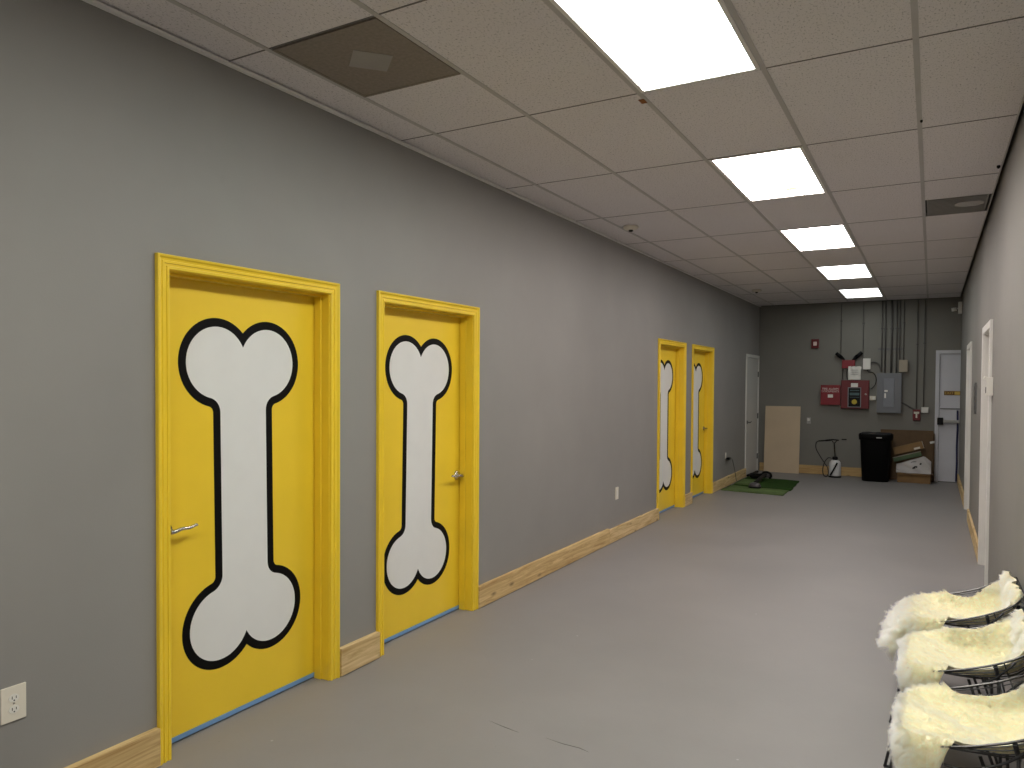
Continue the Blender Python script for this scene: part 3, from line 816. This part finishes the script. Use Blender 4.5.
# black bin
t = thing('rubbish_bin', 'tall black plastic bin standing beside the cardboard', 'bin', (-.797, 13.66, 0))
bb = MB(); bb.lathe([(.190, 0), (.198, .006), (.236, .77), (.236, .775), (.220, .775), (.18, .03)], seg=48, power=6., sx=1., sy=.92); bb.build('bin_body', M['black_rough'], t)
bb = MB(); bb.lathe([(.236, .685), (.250, .69), (.257, .765), (.252, .782), (.220, .782), (.220, .73)], seg=48, power=6., sx=1., sy=.92); bb.build('rim', M['black_rough'], t)
bb = MB(); bb.box(.02, .10, -.244, -.230, .725, .742, .003); bb.build('rim_handle', M['vent_grey'], t)
bb = MB(); bb.lathe([(.216, .778), (.224, .794), (.212, .800), (.185, .775), (.09, .75)], seg=48, power=5., sx=1., sy=.92)
for v in bb.bm.verts: v.co.z += .006*math.sin(v.co.x*37)*math.cos(v.co.y*29)
bb.build('bin_liner', M['bag'], t)

# cardboard
bb = MB()
rot = Matrix.Rotation(math.radians(-7), 3, 'X')
bb.box(-.40, .385, -.004, .004, 0, .845, 0); bb.box(.385, .392, -.05, .004, .02, .80, 0, Matrix.Rotation(.25, 3, 'Z'), (.385, 0, 0))
o = tag(bb.build('cardboard_sheet', M['kraft']), 'large flattened brown cardboard sheet leaning on the back wall', 'cardboard')
o.location = (-.350, 13.955, .003); o.rotation_euler = (math.radians(-7), 0, 0)
t = thing('open_carton', 'low open brown carton full of packing in front of the cardboard', 'carton', (-.235, 13.775, 0))
bb = MB(); w, dp, hh, th = .238, .12, .165, .006
bb.box(-w, w, -dp, -dp+th, 0, hh); bb.box(-w, w, dp-th, dp, 0, hh); bb.box(-w, -w+th, -dp+th, dp-th, 0, hh); bb.box(w-th, w, -dp+th, dp-th, 0, hh); bb.box(-w+th, w-th, -dp+th, dp-th, 0, .006)
bb.build('carton_body', M['kraft_light'], t)
bb = MB(); bb.box(-w, w, -dp-.058, -dp, hh-.003, hh+.003, 0, Matrix.Rotation(.5, 3, 'X'), (0, -dp, hh)); bb.build('flap', M['kraft_light'], t)
bb = MB(); bb.box(w, w+.06, -dp, dp, hh-.003, hh+.003, 0, Matrix.Rotation(.5, 3, 'Y'), (w, 0, hh)); bb.build('flap', M['kraft_dark'], t)
t = thing('long_brown_box', 'long narrow brown box lying tilted on top of the carton', 'box', (-.325, 13.80, .56))
bb = MB(); bb.box(-.22, .22, -.045, .045, -.058, .058, .003); bb.build('box_body', M['kraft_light'], t)
bb = MB(); bb.box(.221, .225, -.043, .043, -.056, .056); bb.box(.08, .17, -.047, -.0445, -.05, -.018); bb.build('end_label', M['ivory'], t)
t.rotation_euler = (0, math.radians(-17), 0)
t = thing('flat_green_box', 'flat dark green printed box tilted under the long brown box', 'box', (-.335, 13.785, .42))
bb = MB(); bb.box(-.21, .21, -.055, .055, -.036, .036, .003); bb.build('box_body', M['green_card'], t)
bb = MB(); bb.box(-.212, .212, -.057, .0, .030, .039); bb.build('pale_edge', M['beige'], t)
t.rotation_euler = (0, math.radians(-17), 0)
t = thing('crumpled_packing_paper', 'crumpled white printed packing sheet spilling over the carton', 'packing paper', (-.235, 13.64, .165))
bb = MB(); rows = []
random.seed(3)
def pp(a, c):
    top = .13+.19*a**1.1 if a < .80 else .13+.19*.80**1.1-.42*(a-.80)
    x = -.255+.50*a
    z = top*c + .012*math.sin(a*19+c*7)*math.sin(c*PI)
    y = -.035+.10*c + .018*math.sin(a*13+c*9)
    return (x, y, z)
for i in range(13): rows.append([pp(j/18, i/12) for j in range(19)])
bb.grid(rows); bb.grid([[(x, y+.008, z) for x, y, z in r] for r in rows])
bb.build('sheet', M['paper'], t)
for (a, c, da, dc) in ((.54, .40, .09, .045), (.70, .62, .035, .04), (.50, .80, .10, .02)):
    bb = MB(); pts = []
    for k in range(12):
        an = 2*PI*k/12
        x, y, z = pp(a+da*math.cos(an)*(1 if k % 2 else .75), c+dc*math.sin(an)*1.6)
        pts.append((x, y-.004, z))
    vs = [bb.bm.verts.new(p) for p in pts]; bb._fin([bb.bm.faces.new(vs)])
    bb.build('printed_mark', M['dark_slot'], t)
bb = MB(); bb.box(-.035, .035, -.006, .006, -.018, .018, .003, Matrix.Rotation(-.25, 3, 'Y'))
tag(bb.build('white_tag', M['white_label']), 'small white tag stuck on the cardboard beside the exit door', 'tag').location = (.022, 13.985, .655)

# ------------------------------------------------------------------ turf mats and the machine on them
def mat_piece(name, quad, z, m, label, thick=.012):
    bb = MB(); n = 14; rows = []
    q = [Vector((x, y, 0)) for x, y in quad]
    for i in range(n+1):
        r = []
        for j in range(n+1):
            a, c = i/n, j/n
            p = q[0]*(1-a)*(1-c)+q[1]*(1-a)*c+q[2]*a*c+q[3]*a*(1-c)
            r.append((p.x+.006*math.sin(17*a+5*c)*(c in (0, 1)), p.y+.006*math.sin(19*c)*(a in (0, 1)), z+thick+.002*math.sin(9*a+7*c)))
        rows.append(r)
    V = bb.grid(rows)
    W = bb.grid([[(x, y, z) for x, y, zz in r] for r in rows])
    for A, B in ((V[0], W[0]), (V[-1], W[-1]), ([r[0] for r in V], [r[0] for r in W]), ([r[-1] for r in V], [r[-1] for r in W])):
        for k in range(n): bb._fin([bb.bm.faces.new((A[k], A[k+1], B[k+1], B[k]))])
    return tag(bb.build(name, m), label, 'turf mat', 'artificial turf mats on the floor')
mat_piece('turf_mat', ((-2.735, 11.14), (-1.83, 11.06), (-1.84, 11.61), (-2.725, 11.74)), .001, M['turf_light'], 'pale green turf mat, the front strip nearest the camera')
mat_piece('turf_mat', ((-2.715, 11.76), (-1.81, 11.63), (-1.87, 12.84), (-2.72, 12.97)), .001, M['turf_dark'], 'dark green turf mat, the largest one')
mat_piece('turf_mat', ((-2.70, 11.84), (-2.33, 11.80), (-2.39, 12.48), (-2.70, 12.53)), .016, M['turf_light'], 'small pale green turf piece on the dark mat near the skirting', .010)

t = thing('vacuum_machine', 'grey and black corded machine with loop handle lying on the turf mats', 'vacuum', (-2.335, 11.62, .016))
bb = MB(); bb.lathe([(.060, 0), (.074, .012), (.076, .034), (.060, .062), (.028, .076)], seg=28, sx=1.15, sy=1.0, power=2.6); bb.build('motor_head', M['grey_plastic'], t)
bb = MB(); bb.lathe([(.079, -.002), (.083, 0), (.083, .014), (.079, .018)], seg=28, sx=1.15, sy=1.0, power=2.6); bb.build('bumper', M['black'], t)
bb = MB(); bb.tube(catmull([(-.01, .05, .06), (-.015, .30, .075), (-.02, .62, .09), (-.02, .95, .10)], 8), .026, 12); bb.build('shaft', M['black'], t)
bb = MB(); bb.tube(catmull([(-.23, 1.02, .05), (-.12, 1.0, .06), (-.03, .96, .085)], 8), .045, 12); bb.sphere((-.24, 1.02, .05), .045, (1.2, .9, .85)); bb.build('motor_body', M['black'], t)
bb = MB(); bb.tube(catmull([(-.10, 1.0, .08), (-.06, 1.0, .120), (-.01, 1.0, .130), (.04, 1.0, .110), (.055, 1.0, .065), (.03, 1.0, .03)], 8), .020, 10); bb.build('loop_handle', M['black'], t)
bb = MB(); bb.lathe([(.02, -.03), (.05, -.02), (.052, .02), (.02, .03)], (-.02, 1.02, .068), 20); bb.build('dust_cup', M['grey_plastic'], t)
bb = MB(); bb.cyl((-.44, 1.52, .022), (-.41, 2.14, .022), .020, seg=12); bb.cyl((-.41, 2.14, .024), (-.408, 2.18, .024), .024, seg=12)
o = bb.build('dark_pole', M['black']); o.location = (-2.30, 11.50, .0); tag(o, 'short dark pole lying on the floor below the white door', 'pole')

# ------------------------------------------------------------------ chairs
PROF = [(0., (.000, .425)), (.06, (.024, .423)), (.15, (.070, .418)), (.35, (.190, .400)), (.5, (.320, .398)), (.62, (.405, .425)), (.72, (.445, .475)), (.82, (.457, .535)), (.92, (.463, .582)), (1., (.467, .617))]
WID = [(0., .185), (.05, .220), (.12, .245), (.35, .262), (.6, .265), (.8, .250), (.92, .215), (1., .165)]
RISE = [(0., 0.), (.15, .016), (.35, .068), (.5, .111), (.62, .117), (.72, .095), (.82, .055), (.92, .022), (1., 0.)]
FWD = [(0., 0.), (.35, 0.), (.5, .02), (.62, .04), (.72, .03), (.82, .018), (.92, .008), (1., .0)]
def smooth_tab(tab, v):
    e = .035
    f = lambda q: lerp_tab(tab, min(1., max(0., q)))
    s = [f(v-e), f(v), f(v+e)]
    if isinstance(s[0], tuple): return tuple((a+2*c+d)/4 for a, c, d in zip(*s))
    return (s[0]+2*s[1]+s[2])/4
def shell(u, v):
    x, z = smooth_tab(PROF, v); w = smooth_tab(WID, v)
    k = abs(u)**3.4
    return Vector((x-smooth_tab(FWD, v)*k, u*w, z+smooth_tab(RISE, v)*k))

def make_chair(label):
    t = thing('wire_chair', label, 'chair', group='black wire chairs along the right wall')
    bb = MB()
    n = 11
    for i in range(1, n):
        u = -1+2*i/n
        bb.tube([shell(u, k/36) for k in range(37)], .0020, 6)
    for u in (-.965, .965, -.90, .90, -.77, .77):
        bb.tube([shell(u, .02+.96*k/36) for k in range(37)], .0020, 6)
    for v in (.22, .58, .74, .88):
        bb.tube([shell(-1+2*k/20, v) for k in range(21)], .0028, 6)
    bb.build('wire_seat', M['wire'], t)
    rim = [shell(-1, k/36) for k in range(37)]+[shell(-1+2*k/14, 1.) for k in range(1, 14)]+[shell(1, 1-k/36) for k in range(37)]+[shell(1-2*k/14, 0.) for k in range(1, 14)]
    bb = MB(); bb.tube(rim, .0044, 8, closed=True); bb.build('rim', M['wire_shiny'], t)
    # flat cross straps that carry the legs
    bb = MB()
    for v in (.53,):
        bb.tube([shell(-1+2*k/20, v)-Vector((0, 0, .006)) for k in range(21)], .0075, 8)
    bb.tube([shell(-1+2*k/20, .17)-Vector((0, 0, .006)) for k in range(21)], .006, 8)
    lo = []
    for s in (-1, 1):
        lo.append([shell(s*.985, .10+.55*k/14)-Vector((0, 0, .010+.060*math.sin(PI*k/14))) for k in range(15)])
    for l in lo: bb.tube(l, .0045, 8)
    bb.build('under_frame', M['wire'], t)
    for sx, sy in ((-1, -1), (-1, 1), (1, -1), (1, 1)):
        bb = MB()
        top = shell(sy*.78, .05 if sx < 0 else .53)-Vector((0, 0, .008))
        top2 = shell(sy*.62, .17 if sx < 0 else .40)-Vector((0, 0, .008))
        foot = Vector((-.062 if sx < 0 else .345, sy*.235, .006))
        bb.tube([top, top.lerp(foot, .5), foot, foot+Vector((.004*sx, 0, -.001)), foot+Vector((.022, -sy*.012, 0)), (foot+Vector((.022, -sy*.012, 0))).lerp(top2, .5), top2], .0058, 8)
        bb.build('leg', M['wire'], t)
    return t

def make_throw(label, seed, flare=0., slide=0., far=.92):
    rnd = random.Random(seed)
    t = MB()
    ph = [rnd.uniform(0, 6) for _ in range(8)]
    FB = .93 if far < .93 else 1.10
    def top(a, q):
        su = lerp_tab([(0., 1.38), (.08, 1.44), (.16, 1.40), (.23, 1.28), (.29, 1.0), (.33, .95), (.45, .91), (.6, .93), (.72, .98), (.82, 1.06), (1., 1.05)], q)
        if a > 0: su *= lerp_tab([(0., 1.), (.2, .98), (.32, far), (.45, far), (.58, max(far, FB)), (1., 1.03)], q)
        su += .03*math.sin(q*9+ph[3])*(1 if a > 0 else .3)
        u = a*su; uc = max(-1., min(1., u))
        p = shell(uc, q); e = 1e-3
        du = shell(min(1, uc+e), q)-shell(max(-1, uc-e), q); dv = shell(uc, min(1, q+e))-shell(uc, max(0, q-e))
        n = dv.cross(du).normalized()
        if n.z < 0 and q < .6: n = -n
        if q >= .6 and n.x > 0: n = -n
        lump = .014+.012*math.sin(q*8+a*2+ph[4])*math.cos(a*3+ph[5])+.006*math.sin(a*9+q*5+ph[6])
        if q > .8: lump += .02*math.sin(a*4+ph[7])**2
        p = p+n*max(.010, lump)
        p.z += .015*min(1., max(0., (abs(u)-.75)/.25))*max(0., min(1., (.42-q)/.14))
        rc = max(0., abs(a)-.45)**2/.3*min(1., max(0., (.22-q)/.22))
        p.x += (.060 if a > 0 else .010)*rc; p.z -= (.035 if a > 0 else .008)*rc
        if q > .93: p.z += .012
        ex = abs(u)-1
        if ex > 0:
            p.y += math.copysign(.020*min(1, ex*6)+.02*ex, u); p.z -= ex*.34; p.y -= math.copysign(.10*max(0., ex-.28), u)
        return p, max(0., ex)
    def S(a, q):
        if q >= 0: return top(a, q)[0]+Vector((slide*max(0, 1-q*2), 0, 0))
        h = -q; p, ex = top(a, 0.)
        p.x += slide
        drop = .165*h*(1+.10*math.sin(a*4+ph[2]))*(1-.55*min(1., ex*3.))
        out = (.016*(flare > 0)*math.sin(min(1, h*2)*PI/2)+.008*math.sin(a*7+ph[1])*h)*(1-.7*min(1., ex*3.))
        return p+Vector((-out-flare*h+.055*h*h*(flare == 0), -a*.02*h, -drop))
    NA, NQ = 34, 60
    rows = [[S(-1+2*j/NA, -1+2*i/NQ) for j in range(NA+1)] for i in range(NQ+1)]
    t.grid(rows)
    o = t.build('sheepskin_throw', [M['hide'], M['fur']], fixn=False)
    # make normals point out of the sitting side
    me = o.data
    bm = bmesh.new(); bm.from_mesh(me); bm.faces.ensure_lookup_table()
    c = min(bm.faces, key=lambda f: (f.calc_center_median()-Vector((.2, 0, .44))).length)
    if c.normal.z < 0: bmesh.ops.reverse_faces(bm, faces=bm.faces[:])
    bm.to_mesh(me); bm.free()
    tag(o, label, 'sheepskin', 'sheepskin throws on the chairs')
    vg = o.vertex_groups.new(name='pile')
    for i in range(NQ+1):
        for j in range(NA+1):
            q, a = -1+2*i/NQ, abs(-1+2*j/NA)
            w_ = .52 if q > .16 else .52+(.48 if flare > 0 else .26)*min(1., (.16-q)/.25)
            if q > .16: w_ = min(.8, w_+.25*max(0, (a-.85)/.15))
            vg.add([i*(NA+1)+j], w_, 'REPLACE')
    mod = o.modifiers.new('fur', 'PARTICLE_SYSTEM')
    ps = o.particle_systems[0]; ps.seed = seed; ps.vertex_group_length = 'pile'
    s = ps.settings
    s.type = 'HAIR'; s.count = 3600; s.hair_step = 5; s.use_advanced_hair = True
    s.emit_from = 'FACE'; s.distribution = 'RAND'; s.use_emit_random = True; s.use_even_distribution = True
    s.hair_length = .054
    s.normal_factor = .010; s.tangent_factor = .0; s.factor_random = .0035; s.brownian_factor = .006
    s.object_align_factor = (-.002, 0., -.0055)
    s.material = 2
    s.child_type = 'INTERPOLATED'; s.rendered_child_count = 45; s.child_percent = 4
    s.clump_factor = .22; s.clump_shape = .1; s.roughness_1 = .003; s.roughness_1_size = .4; s.roughness_2 = .004; s.roughness_2_size = .6; s.roughness_endpoint = .004
    s.child_length = 1.; s.child_radius = .02
    s.root_radius = .55; s.tip_radius = .10; s.radius_scale = .0011
    s.use_hair_bspline = True; s.render_step = 4; s.display_step = 2
    return o

def fur_mat():
    m, nt, b = new_mat('sheepskin_fur')
    hi = N(nt, 'ShaderNodeHairInfo')
    r = N(nt, 'ShaderNodeValToRGB')
    r.color_ramp.elements[0].position = .0; r.color_ramp.elements[1].position = .95
    r.color_ramp.elements[0].color = (.94, .785, .39, 1); r.color_ramp.elements[1].color = (.96, .905, .655, 1)
    nt.links.new(hi.outputs['Intercept'], r.inputs['Fac'])
    h = nt.nodes.new('ShaderNodeBsdfHairPrincipled'); h.parametrization = 'COLOR'
    nt.links.new(r.outputs['Color'], h.inputs['Color'])
    h.inputs['Roughness'].default_value = .55; h.inputs['Radial Roughness'].default_value = .75
    if 'Coat' in h.inputs: h.inputs['Coat'].default_value = 0.
    nt.links.new(h.outputs[0], nt.nodes['Material Output'].inputs['Surface'])
    return m
M['fur'] = fur_mat()

CH = [(-.078, 2.955, 'black wire chair nearest the camera, in the bottom right corner', 'cream sheepskin throw on the nearest wire chair, lowest in the photo', 11, 0., .004, .92),
      (-.084, 3.665, 'middle black wire chair of the row along the right wall', 'cream sheepskin throw on the middle wire chair', 23, 0., .006, 1.10),
      (-.072, 4.385, 'black wire chair farthest from the camera, by the near white doorway', 'cream sheepskin throw on the farthest wire chair, topmost in the photo', 35, .095, .0, .95)]
first = make_chair(CH[0][2])
for i, (x, y, cl, sl, sd, fl, sli, fr) in enumerate(CH):
    c = first if i == 0 else clone(first)
    c['label'] = cl; c.location = (x, y, 0)
    s = make_throw(sl, sd, fl, sli, fr); s.location = (x, y, 0)

# floor scratches : shallow gouges in the paint
for pts, lab in ((((-1.80, 2.95), (-1.70, 2.93), (-1.62, 2.918)), 0), (((-1.49, 2.935), (-1.40, 2.925), (-1.32, 2.928), (-1.27, 2.915)), 1)):
    bb = MB(); bb.tube([(x, y, -.0008) for x, y in pts], [.0012]+[.0026]*(len(pts)-2)+[.0012], 6)
    g = bb.build('scratch', M['conduit'], bpy.data.objects['floor'])

# ------------------------------------------------------------------ world, camera, view
w = bpy.data.worlds.new('world'); scene.world = w; w.use_nodes = True
w.node_tree.nodes['Background'].inputs['Color'].default_value = (.02, .02, .022, 1)
w.node_tree.nodes['Background'].inputs['Strength'].default_value = .3

F_PX, YAW, PITCH, ROLL = 735.14, math.radians(29.723), math.radians(-1.2511), math.radians(.3345)
def cam_dir(x, f, y):
    c, s = math.cos(ROLL), math.sin(ROLL); x, y = c*x-s*y, s*x+c*y
    c, s = math.cos(PITCH), math.sin(PITCH); f, y = c*f-s*y, s*f+c*y
    c, s = math.cos(YAW), math.sin(YAW); return Vector((c*x-s*f, s*x+c*f, y))
cd = bpy.data.cameras.new('camera'); cam = bpy.data.objects.new('camera', cd); COL.objects.link(cam)
R_, U_, F_ = cam_dir(1, 0, 0), cam_dir(0, 0, 1), cam_dir(0, 1, 0)
cam.matrix_world = Matrix(((R_.x, U_.x, -F_.x, 0), (R_.y, U_.y, -F_.y, 0), (R_.z, U_.z, -F_.z, CAM_H), (0, 0, 0, 1)))
cd.sensor_fit = 'HORIZONTAL'; cd.sensor_width = 36.; cd.lens = F_PX*36./1024.
cd.shift_y = 14.52/1024.
cd.clip_start = .05; cd.clip_end = 60.
scene.camera = cam
vs = scene.view_settings
scene.display_settings.display_device = 'sRGB'
vs.view_transform = 'Standard'; vs.look = 'None'; vs.gamma = 1.; vs.use_curve_mapping = False; vs.exposure = 0.
